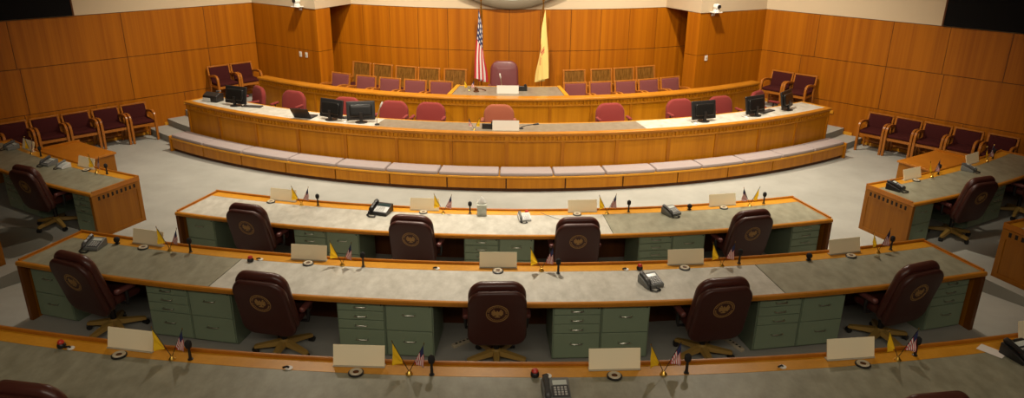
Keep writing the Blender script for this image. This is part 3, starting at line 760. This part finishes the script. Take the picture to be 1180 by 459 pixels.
def make_phone(body, face, hand, sc=1.0, big=False):
    def mk():
        t = thing('desk_telephone', '', 'telephone'); w, d = .21*sc, .20*sc
        if big: w *= 1.12
        tl = lambda y: (.035 + .055*(y + d/2)/d)*sc
        b = MB(); L = [[(x, -d/2, 0), (x, d/2, 0), (x, d/2, tl(d/2)), (x, d/2 - .02*sc, tl(d/2) + .004*sc), (x, -d/2, tl(-d/2))] for x in (-w/2, w/2)]
        b.loops(L); bevel(b.build('body', body, t), .006*sc, 3)
        sl = Matrix.Translation((0, 0, tl(0) + .001)) @ Matrix.Rotation(math.atan2(.055*sc, d), 4, 'X')
        b = MB(); b.box(-w/2 + .068*sc, w/2 - .008*sc, -d/2 + .012*sc, d/2 - .022*sc, .0, .005*sc, mx=sl); b.build('faceplate', face, t)
        b = MB(); b.box(-w/2 + .082*sc, w/2 - (.02 if not big else .014)*sc, d/2 - .075*sc, d/2 - .032*sc, .0051*sc, .009*sc, mx=sl); b.build('display', M['glass_dark'] if big else M['lcd'], t)
        b = MB()
        for i in range(4):
            for j in range(4):
                x = -w/2 + (.086 + .027*i)*sc; y = -d/2 + (.026 + .022*j)*sc
                b.box(x, x + .017*sc, y, y + .013*sc, .0051*sc, .010*sc, mx=sl)
        b.build('keypad', M['button'], t)
        hx = -w/2 + .034*sc; b = MB()
        L = []
        for k in range(13):
            u = k/12; y = -d/2 - .004*sc + (d + .008*sc)*u; lift = .012 + .016*sin(pi*u); hw = (.026 if u < .28 or u > .72 else .020)*sc
            zz = tl(y) + lift*sc; th = (.030 if u < .28 or u > .72 else .022)*sc
            e = .45 if k in (0, 12) else 1
            L.append([(hx + hw*e*cx, y, zz + th*cz*e) for cx, cz in ((-1, 0), (-.8, .6), (0, 1), (.8, .6), (1, 0), (.8, -.35), (-.8, -.35))])
        b.loops(L); b.build('handset', hand, t)
        pts = [(hx, -d/2 - .006*sc, .028*sc), (hx - .02*sc, -d/2 - .045*sc, .002), (hx + .03*sc, -d/2 - .085*sc, .002), (hx + .085*sc, -d/2 - .07*sc, .002), (hx + .075*sc, -d/2 - .012*sc, .004)]
        b = MB(); b.tube(coil(pts, 0, .0075*sc, 26), .0034*sc, 5); b.build('curly_cord', M['black'], t)
        return t
    return Proto(mk)
PG = make_phone(M['grey_plastic'], M['dark_grey_plastic'], M['dark_grey_plastic'])
PBk = make_phone(M['black'], M['dark_grey_plastic'], M['black'], 1.12)
PW = make_phone(M['black'], M['pale_plastic'], M['black'], 1.22, True)
PLt = make_phone(M['pale_plastic'], M['pale_plastic'], M['grey_plastic'], .82)

rows = [('middle', TA, [(17.325, -14.1), (17.32, -7.3), (17.325, -.1), (17.32, 7.0), (17.32, 13.6)], [(17.42, -14.05), (17.415, -7.2), (17.42, -.1), (17.415, 6.85), (17.415, 13.65)],
         [(17.40, -12.9), (17.40, -5.9), (17.40, 1.5), (17.40, 8.3), (17.40, 14.9)], [(17.38, -12.05), (17.40, -5.1), (17.46, 2.1), (17.36, 9.05), (17.36, 15.6)]),
        ('front', TF, [(19.77, -8.9), (19.77, -3.2), (19.77, 2.8), (19.77, 8.6), (19.77, 13.9)], [(19.865, -9.0), (19.865, -3.2), (19.865, 2.75), (19.865, 8.75)],
         [(19.84, -7.68), (19.85, -1.97), (19.85, 3.9), (19.84, 9.7)], [(19.82, -7.25), (19.85, -1.45), (19.84, 4.45), (19.80, 10.25)]),
        ('innermost', TB, [(14.945, -12.7), (14.945, -4.4), (14.945, 4.35), (14.945, 12.5)], [(15.035, -13.25), (15.035, -4.4), (15.035, 4.0), (15.035, 12.4)],
         [(15.05, -11.35), (15.035, -3.3), (15.03, 5.65), (15.03, 14.0)], [(15.0, -10.45), (15.0, -1.85), (14.985, 6.9), (14.985, 15.0)])]
for nm_, z, pl, gr, fl, mi in rows:
    for i, (r, a) in enumerate(pl): PL.put(P(r, a, z + E_), R(a + (-1, 1.5, .5, -1, 1)[i]), 'blank cream nameplate, %s from left on the %s desk' % (ORD[i], nm_), 'cream nameplates')
    for i, (r, a) in enumerate(gr): GR.put(P(r, a, z + E_), R(a), 'round cream-ringed cable grommet at the %s nameplate of the %s desk' % (ORD[i], nm_), 'round cable grommets')
    for i, (r, a) in enumerate(fl):
        FL.put(P(r, a, z + E_), R(a + (4, -5, 8, -3, 6)[i]) + (pi if nm_ == 'innermost' and i == 3 else 0), 'pair of crossed small flags, yellow and striped, %s from left on the %s desk' % (ORD[i], nm_), 'paired desk flags')
    for i, (r, a) in enumerate(mi): MC.put(P(r, a, z + E_), R(a), 'black foam-headed microphone, %s from left on the %s desk' % (ORD[i], nm_), 'black desk microphones')
for s, nm_, pls, fls, mis, gs in ((-1, 'left', [(14.885, -28.0), (14.885, -35.0)], [(14.965, -26.5), (14.965, -33.8)], [(14.93, -25.7), (14.93, -32.8)], (14.97, -27.5)),
                                  (1, 'right', [(14.865, 26.8), (14.865, 33.4)], [(14.955, 28.2), (14.955, 34.6)], [(14.91, 29.1), (14.91, 35.8)], (14.955, 26.7))):
    for i in range(2):
        w = ('nearer', 'farther')[i]
        PL.put(P(*pls[i], TB + E_), R(pls[i][1]), 'blank cream nameplate, the %s of two on the %s side desk' % (w, nm_), 'cream nameplates')
        FL.put(P(*fls[i], TB + E_), R(fls[i][1]), 'pair of crossed small flags, the %s of two on the %s side desk' % (w, nm_), 'paired desk flags')
        MC.put(P(*mis[i], TB + E_), R(mis[i][1]), 'black foam-headed microphone, the %s of two on the %s side desk' % (w, nm_), 'black desk microphones')
    GR.put(P(*gs, TB + E_), R(gs[1]), 'round cream-ringed cable grommet on the %s side desk' % nm_, 'round cable grommets')

gp = 'desk telephones'
PG.put(P(17.56, -15.9, TA + E_), R(-15.9 + 10), 'grey telephone at the left end of the middle desk', gp)
PG.put(P(17.76, 5.25, TA + E_), R(5 + 18), 'grey telephone with curly cord on the middle desk, beside the fourth chair', gp)
PG.put(P(20.10, 1.35, TF + E_), R(1.3 + 4), 'grey telephone on the front desk at the bottom edge of view', gp)
PG.put(P(15.12, 9.15, TB + E_), R(9 + 22), 'grey telephone with curly cord towards the right end of the innermost desk', gp)
PG.put(P(15.10, -30.6, TB + E_), R(-30 + 8), 'grey telephone, nearer-seat left phone of the pair on the left side desk', gp)
PG.put(P(15.02, -36.2, TB + E_), R(-36), 'grey telephone at the far end of the left side desk', gp)
PG.put(P(15.03, 31.7, TB + E_), R(31 + 12), 'grey telephone farther along the right side desk', gp)
PLt.put(P(15.06, -29.25, TB + E_), R(-29), 'pale small telephone beside the grey one on the left side desk', gp)
PLt.put(P(15.21, 1.1, TB + E_), R(1 + 10), 'pale small telephone at the middle of the innermost desk behind the red button', gp)
PBk.put(P(15.10, 24.15, TB + E_), R(24 + 18), 'black telephone at the near end of the right side desk', gp)
PBk.put(P(19.98, 12.75, TF + E_), R(12 + 8), 'black telephone at the right edge of the front desk', gp)
PW.put(P(15.10, -6.7, TB + E_), R(-6.7 - 10), 'large white-faced black telephone on the innermost desk beside the second chair', gp)
PBk.put(P(11.28, -1.75, TD + E_), R(180 - 1.75), 'black telephone beside the nameplate on the lower dais desk', gp)
PBk.put(P(8.90, 1.85, TD2 + E_), R(182), 'black telephone beside the nameplate on the presiding desk', gp)
for (r, a, z, l) in ((17.40, -15.3, TA, 'near left end of the middle desk'), (17.40, 11.85, TA, 'between fourth and fifth nameplates of the middle desk'), (15.0, 10.4, TB, 'beside the right telephone of the innermost desk')):
    BM.put(P(r, a, z + E_), 0, 'black foam ball microphone %s' % l, 'ball microphones')
for (r, a, z, l) in ((17.46, -9.4, TA, 'above the second chair on the middle desk'), (17.40, 5.15, TA, 'by the telephone on the middle desk'), (19.85, .92, TF, 'by the telephone on the front desk'), (19.84, -10.6, TF, 'at the left of the front desk'), (15.03, 1.25, TB, 'behind the pale telephone on the innermost desk')):
    KB.put(P(r, a, z + E_), 0, 'red-topped black push button %s' % l, 'red push buttons')
for (r, a, z, l) in ((17.40, -9.1, TA, 'by the red button above the second chair, middle desk'), (17.38, -2.35, TA, 'left of the middle nameplate, middle desk'), (17.39, 4.65, TA, 'left of the red button and telephone, middle desk'), (19.845, -4.8, TF, 'left of the second nameplate, front desk'), (19.85, 1.22, TF, 'by the telephone, front desk'), (19.82, 6.8, TF, 'left of the fourth nameplate, front desk'), (19.84, -10.35, TF, 'by the red button at left, front desk')):
    SO.put(P(r, a, z + E_), R(a), 'small white cable socket %s' % l, 'white cable sockets')
# paper under the right front phone, thin cord on the innermost desk
b = MB(); b.box(-.06, .06, -.10, .10, 0, .0006); o = b.build('paper_sheet', M['fwhite'], origin=None); o.location = P(19.86, 12.25, TF + .0032); o.rotation_euler = (0, 0, R(40))
bpy.context.view_layer.update(); tag(o, 'white paper sheet under the black telephone at the right front', 'paper')
b = MB(); pts = [P(14.95, 2.0, TB + .004), P(15.03, 2.25, TB + .004), P(15.16, 2.7, TB + .004), P(15.27, 3.2, TB + .004), P(15.33, 3.6, TB + .004)]; b.tube(pts, .003, 6)
tag(b.build('phone_cable', M['grey_plastic'], origin=pts[2]), 'thin grey cable trailing over the innermost desk right of the pale telephone', 'cable')
# tissue box
t = thing('tissue_box', 'white tissue box with a tissue pulled up on the innermost desk', 'tissue box', P(15.03, -1.2, TB + E_), R(4)); t.scale = (1.15, 1.15, 1.25)
b = MB(); b.box(-.058, .058, -.058, .058, 0, .13); bevel(b.build('carton', M['tissue_box'], t), .003)
b = MB(); L = []
for k, (w, z) in enumerate(((.045, .1305), (.052, .15), (.043, .17), (.022, .195), (.006, .21))):
    L.append([(w*cos(2*pi*i/14)*(1 + .25*sin(3*i + k)), w*.6*sin(2*pi*i/14)*(1 + .25*cos(2*i + k)), z + .008*sin(2.3*i)) for i in range(14)])
b.loops(L); b.build('tissue', M['tissue'], t)

# chair mats on the carpet
for nm_, r, a, lab in (('left', 16.42, -27.6, 'dark rounded chair mat under the chair at the left side desk'), ('right', 16.35, 33.5, 'dark rounded chair mat at the far seat of the right side desk')):
    b = MB(); pts = []
    for k in range(40):
        q = 2*pi*k/40; c_, s_ = cos(q), sin(q); e = 2.6
        pts.append((.66*abs(c_)**(2/e)*(1 if c_ > 0 else -1), .56*abs(s_)**(2/e)*(1 if s_ > 0 else -1)))
    b.prism(pts, 0, .003); o = b.build('chair_mat', M['mat_dark']); o.location = P(r, a, .001); o.rotation_euler = (0, 0, R(a)); tag(o, lab, 'mat')

# power strips and hanging cords in the knee spaces
def strip(loc, rz, tilt, lab):
    t = thing('power_strip', lab, 'power strip', loc, rz); mx = Matrix.Rotation(tilt, 4, 'Y')
    b = MB(); b.box(-.17, .17, -.025, .025, 0, .035, mx=mx); bevel(b.build('body', M['beige'], t), .004)
    b = MB()
    for k in range(5): b.box(-.13 + .05*k, -.105 + .05*k, -.012, .012, .035, .037, mx=mx)
    b.build('outlets', M['black'], t)
    b = MB(); b.box(.135, .155, -.008, .008, .035, .039, mx=mx); b.build('switch', M['red'], t)
    b = MB(); b.tube([mx @ Vector((.17, 0, .018)), mx @ Vector((.23, .02, .012)), mx @ Vector((.36, .10, .008)), mx @ Vector((.42, .2, .008))], .006, 6); b.build('power_cord', M['beige'], t)
strip(P(17.70, -1.25, ZA), R(38), 0, 'beige power strip lying under the middle desk left of the third chair')
strip(P(17.86, 8.35, ZA), R(118), 0, 'beige power strip lying under the middle desk right of the fourth chair')
for (r, a, l) in ((17.94, -8.78, 'behind the second middle-row chair'), (17.96, 15.35, 'behind the fifth middle-row chair')):
    t = thing('hanging_cord', 'looped beige cord hanging in the knee space %s' % l, 'cord', P(r, a, ZA)); z0 = .688
    b = MB(); b.tube([(-.02, 0, z0), (-.025, -.01, .5), (-.02, 0, .22), (.0, .01, .17), (.02, 0, .22), (.03, -.01, .45), (.025, 0, z0)], .007, 6); b.build('loop', M['beige'], t)
    b = MB(); b.box(-.03, .02, -.018, .018, .50, .66); bevel(b.build('plug_block', M['beige'], t), .004)

# ------------------------------------------------------------------ dais equipment
def make_monitor():
    t = thing('monitor', '', 'monitor'); mx = Matrix.Translation((0, 0, .055)) @ Matrix.Rotation(R(-12), 4, 'X')
    b = MB(); b.pillow(.54, .36, .035, .015, .010, 3, mx=mx @ Matrix.Translation((0, .0, .17))); b.build('bezel', M['black'], t)
    b = MB(); b.box(-.25, .25, .0176, .019, .03, .325, mx=mx); b.build('screen', M['screen_black'], t)
    b = MB(); b.pillow(.42, .24, .05, .04, .02, 4, mx=mx @ Matrix.Translation((0, -.035, .17))); b.build('back_shell', M['black_gloss'], t)
    b = MB(); b.box(-.03, .03, -.05, -.02, .01, .20); b.build('neck', M['black'], t)
    b = MB(); b.lathe([(.12, 0), (.12, .008), (.05, .018)], 28); b.build('base', M['black'], t)
    return t
MO = Proto(make_monitor)
for i, (r, a, tw, l) in enumerate(((11.28, -30.0, 8, 'first from the left end'), (11.36, -17.5, -8, 'second from the left end'), (11.34, -14.3, 24, 'third from the left end'),
                                   (11.32, 19.9, 0, 'third from the right end'), (11.32, 26.3, 6, 'second from the right end'), (11.26, 31.2, 18, 'nearest the right end'))):
    MO.put(P(r, a, TD + E_), R(a + tw), 'black computer monitor on the lower dais desk, %s' % l, 'black computer monitors')
def make_keyboard():
    t = thing('keyboard', '', 'keyboard')
    b = MB(); b.box(-.21, .21, -.07, .07, 0, .016); bevel(b.build('tray', M['black'], t), .004)
    b = MB()
    for j in range(5):
        for i in range(14): b.box(-.195 + .028*i, -.172 + .028*i, -.058 + .024*j, -.039 + .024*j, .0165, .022)
    b.build('keys', M['dark_grey_plastic'], t); return t
KY = Proto(make_keyboard)
for r, a, tw, l in ((11.17, -28.2, 20, 'behind the first monitor from the left'), (11.12, -15.9, 10, 'between the second and third monitors'), (11.18, 28.6, 12, 'left of the rightmost monitor')):
    KY.put(P(r, a, TD + E_), R(a + tw), 'black keyboard on the lower dais desk %s' % l, 'black keyboards')
for r, a, l in ((11.45, -15.75, 'by the third monitor from the left'), (11.45, 18.6, 'by the third monitor from the right'), (11.4, 24.8, 'by the second monitor from the right')):
    t = thing('computer_mouse', 'pale computer mouse on the lower dais desk %s' % l, 'mouse', P(r, a, TD + E_), R(a + 20), 'pale computer mice')
    b = MB(); b.ball((0, 0, .004), .032, .052, .028, 14); b.v = [(x, y, max(z, 0)) for x, y, z in b.v]; b.build('shell', M['pale_plastic'], t)
    b = MB(); b.tube([(0, .045, .006), (.01, .09, .004), (.05, .14, .004)], .003, 6); b.build('cable', M['black'], t)
t = thing('label_printer', 'black desk printer with white front at left end of the dais desk', 'printer', P(11.27, -33.6, TD + E_), R(-33.6 + 12))
b = MB(); L = [[(x, -.11, 0), (x, .12, 0), (x, .12, .16), (x, .02, .19), (x, -.11, .13)] for x in (-.20, .16)]; b.loops(L); bevel(b.build('body', M['black'], t), .01, 3)
b = MB(); b.box(-.195, .0, -.116, -.1105, .01, .085); b.build('front_cover', M['pale_plastic'], t)
b = MB(); b.box(.05, .15, .06, .10, .182, .205, mx=Matrix.Rotation(R(-8), 4, 'Y')); b.build('output_tray', M['grey_plastic'], t)
t = thing('laptop', 'black laptop opened low on the lower dais desk, left of the monitors', 'laptop', P(11.32, -20.5, TD + E_), R(-20.5 + 186))
b = MB(); b.box(-.19, .19, -.13, .13, 0, .022); bevel(b.build('base', M['black'], t), .004)
b = MB(); b.box(-.19, .19, 0, .014, 0, .24, mx=Matrix.Translation((0, .125, .023)) @ Matrix.Rotation(R(-34), 4, 'X')); bevel(b.build('lid', M['black'], t), .004)
b = MB()
for j in range(5):
    for i in range(12): b.box(-.165 + .028*i, -.142 + .028*i, -.02 + .024*j, -.001 + .024*j, .0222, .025)
b.build('keys', M['dark_grey_plastic'], t)
def goose(r, a, z, lab, dx, h, white):
    t = thing('gooseneck_microphone', lab, 'microphone', P(r, a, z + E_), R(a)); m = M['white_plastic'] if white else M['black']
    b = MB(); b.lathe([(.045, 0), (.045, .012), (.02, .022)], 20); b.build('base', M['black'], t)
    b = MB(); pts = [Vector((dx*u*u, -.04*u, .02 + h*u)) for u in [k/8 for k in range(9)]]; b.tube(pts, .007, 8); b.build('gooseneck', M['chrome'] if white else m, t)
    d = (pts[-1] - pts[-2]).normalized(); b = MB(); b.tube([pts[-1], pts[-1] + d*.02, pts[-1] + d*.10, pts[-1] + d*.115], [.010, .017, .017, .008], 10); b.build('capsule', m, t)
goose(11.42, -12.5, TD, 'white-tipped gooseneck microphone leaning right of the third monitor', .10, .34, True)
goose(11.33, 1.35, TD, 'black gooseneck microphone bent low right of the dais nameplate', .22, .07, False)
goose(8.82, -.95, TD2, 'white-tipped gooseneck microphone before the burgundy presiding chair', -.02, .22, True)
PL2.put(P(11.50, -.1, TD + .004), R(-.1), 'blank cream nameplate at the middle of the lower dais desk', 'cream nameplates').scale = (1.18, 1, 1.08)
PL2.put(P(9.30, -.05, TD2 + E_), 0, 'blank cream nameplate on the presiding desk', 'cream nameplates').scale = (1.1, 1, 1.0)
FL.put(P(11.46, -3.05, TD + E_), R(-3 + 180), 'pair of crossed small flags on the lower dais desk left of the telephone', 'paired desk flags').scale = (.8, .8, .8)
FL.put(P(9.08, -5.3, TD2 + E_), R(-5 + 10), 'pair of crossed small flags at left end of the presiding desk', 'paired desk flags').scale = (.8, .8, .8)
t = thing('gavel', 'dark wooden gavel on its block on the presiding desk beside the small flags', 'gavel', P(9.15, -4.3, TD2 + E_), R(20))
b = MB(); b.lathe([(.06, 0), (.06, .02), (.052, .028)], 20); b.build('sound_block', M['dark_wood'], t)
b = MB(); b.lathe([(.028, -.055), (.034, -.045), (.026, -.02), (.026, .02), (.034, .045), (.028, .055)], 16, mx=Matrix.Translation((0, 0, .062)) @ Matrix.Rotation(pi/2, 4, 'X')); b.build('head', M['dark_wood'], t)
b = MB(); b.tube([(.02, 0, .062), (.12, 0, .052), (.22, 0, .014)], [.008, .011, .012], 8); b.build('handle', M['dark_wood'], t)

# ------------------------------------------------------------------ cameras and switches on the pillars
def ptz(loc, rz, lab):
    t = thing('wall_camera', lab, 'camera', loc, rz)          # local -y faces the room
    b = MB(); b.box(-.11, .11, -.19, -.001, -.02, .0); b.box(-.05, .05, -.012, -.001, -.10, -.02); bevel(b.build('bracket', M['white_plastic'], t), .004)
    b = MB(); b.lathe([(.075, .0), (.08, .02), (.07, .055), (.03, .06)], 20, loc=(0, -.10, 0)); b.build('base', M['white_plastic'], t)
    b = MB(); b.pillow(.13, .115, .14, .05, .03, 5, mx=Matrix.Translation((0, -.10, .115))); b.build('head', M['white_plastic'], t)
    b = MB(); b.lathe([(.042, 0), (.042, .03), (.03, .032), (.001, .026)], 18, mx=Matrix.Translation((0, -.165, .115)) @ Matrix.Rotation(pi/2, 4, 'X')); b.build('lens', M['black'], t)
pl = Vector((-4.37 + 6.25, -7.7 + 6.45, 0)).normalized(); nl = Vector((pl.y, -pl.x, 0)); pr = Vector((6.13 - 4.31, -6.75 + 7.7, 0)).normalized(); nr = Vector((pr.y, -pr.x, 0))
def onpil(s, d, z):
    return (Vector((-4.37, -7.7, 0)) - pl*d + nl*.004 if s < 0 else Vector((4.31, -7.7, 0)) + pr*d + nr*.004) + Vector((0, 0, z))
rzl = math.atan2(pl.y, pl.x); rzr = math.atan2(pr.y, pr.x)
ptz(onpil(-1, .46, 2.78) + nl*.02, rzl, 'white wall camera with black lens on the left pillar'); ptz(onpil(1, .34, 2.76) + nr*.02, rzr, 'white wall camera with black lens on the right pillar')
for s, d, z, l in ((-1, .42, 1.66, 'inner of the two on the left pillar'), (-1, .62, 1.66, 'outer of the two on the left pillar'), (1, .28, 1.70, 'alone on the right pillar below the camera')):
    t = thing('wall_switch', 'small white wall switch, %s' % l, 'switch', onpil(s, d, z), rzl if s < 0 else rzr, 'white wall switches')
    b = MB(); b.box(-.04, .04, -.010, .0, -.06, .06); bevel(b.build('plate', M['white_plastic'], t), .003)
    b = MB(); b.box(-.014, .014, -.018, -.0101, -.025, .025, mx=Matrix.Rotation(R(6), 4, 'X')); b.build('rocker', M['beige'], t)

# ------------------------------------------------------------------ light
WARM = (1.0, .89, .72)
def spot(loc, target, power, size, blend=.6, rad=.12, col=WARM):
    l = bpy.data.lights.new('downlight', 'SPOT'); l.energy = power; l.spot_size = R(size); l.spot_blend = blend; l.shadow_soft_size = rad; l.color = col
    o = bpy.data.objects.new('downlight', l); C.objects.link(o); o.location = loc
    o.rotation_euler = (Vector(target) - Vector(loc)).to_track_quat('-Z', 'Y').to_euler()
for x, e in ((-4.5, 700), (-1.5, 700), (1.5, 780), (4.5, 1150)):
    spot((x, -12.0, CE - .05), (x*.9, -12.5, 0), e, 86, .9)
for x in (-3.4, 0, 3.4):
    spot((x, -10.2, CE - .05), (x*1.35, -7.6 - abs(x)*.15, 1.8), 1250 if x == 0 else 1500, 104, .9)
for x in (-4, 0, 4):
    spot((x, -16.6, CE - .05), (x*1.15, -9.8, .8), 1050 + 45*x, 82, .8)
for x in (-3.4, 3.4):
    spot((x, -13.6, CE - .05), (x*1.0, -16.9, .8), 560, 66, .9)
spot((-.3, -14.0, CE - .05), (-.4, -16.6, .8), 1600, 58, 1.0)
def area(loc, target, power, sx, sy, col=WARM):
    l = bpy.data.lights.new('gallery_light', 'AREA'); l.shape = 'RECTANGLE'; l.size = sx; l.size_y = sy; l.energy = power; l.color = col
    o = bpy.data.objects.new('gallery_light', l); C.objects.link(o); o.location = loc
    o.rotation_euler = (Vector(target) - Vector(loc)).to_track_quat('-Z', 'Y').to_euler()
area((0, -24.7, 5.7), (0, -14, 1.0), 165, 9, .6)
w = bpy.data.worlds.new('world'); bpy.context.scene.world = w; w.use_nodes = True
w.node_tree.nodes['Background'].inputs[0].default_value = (1, .82, .6, 1); w.node_tree.nodes['Background'].inputs[1].default_value = .012

# ------------------------------------------------------------------ camera
sc = bpy.context.scene
cd = bpy.data.cameras.new('camera'); cam = bpy.data.objects.new('camera', cd); C.objects.link(cam); sc.camera = cam
cd.sensor_width = 36; cd.lens = 859.4/1180*36; cd.clip_end = 100
p, r, y = R(20.799), R(.5706), R(-.0949)
fw = Vector((sin(y)*cos(p), cos(y)*cos(p), -sin(p))); rt = Vector((cos(y), -sin(y), 0)); up = rt.cross(fw)
rt2 = rt*cos(r) + up*sin(r); up2 = -rt*sin(r) + up*cos(r)
cam.matrix_world = Matrix(((rt2.x, up2.x, -fw.x, .131), (rt2.y, up2.y, -fw.y, -24.9), (rt2.z, up2.z, -fw.z, 4.738), (0, 0, 0, 1)))
sc.view_settings.view_transform = 'Standard'; sc.view_settings.look = 'None'; sc.view_settings.exposure = .1; sc.view_settings.gamma = 1
sc.view_settings.use_curve_mapping = False
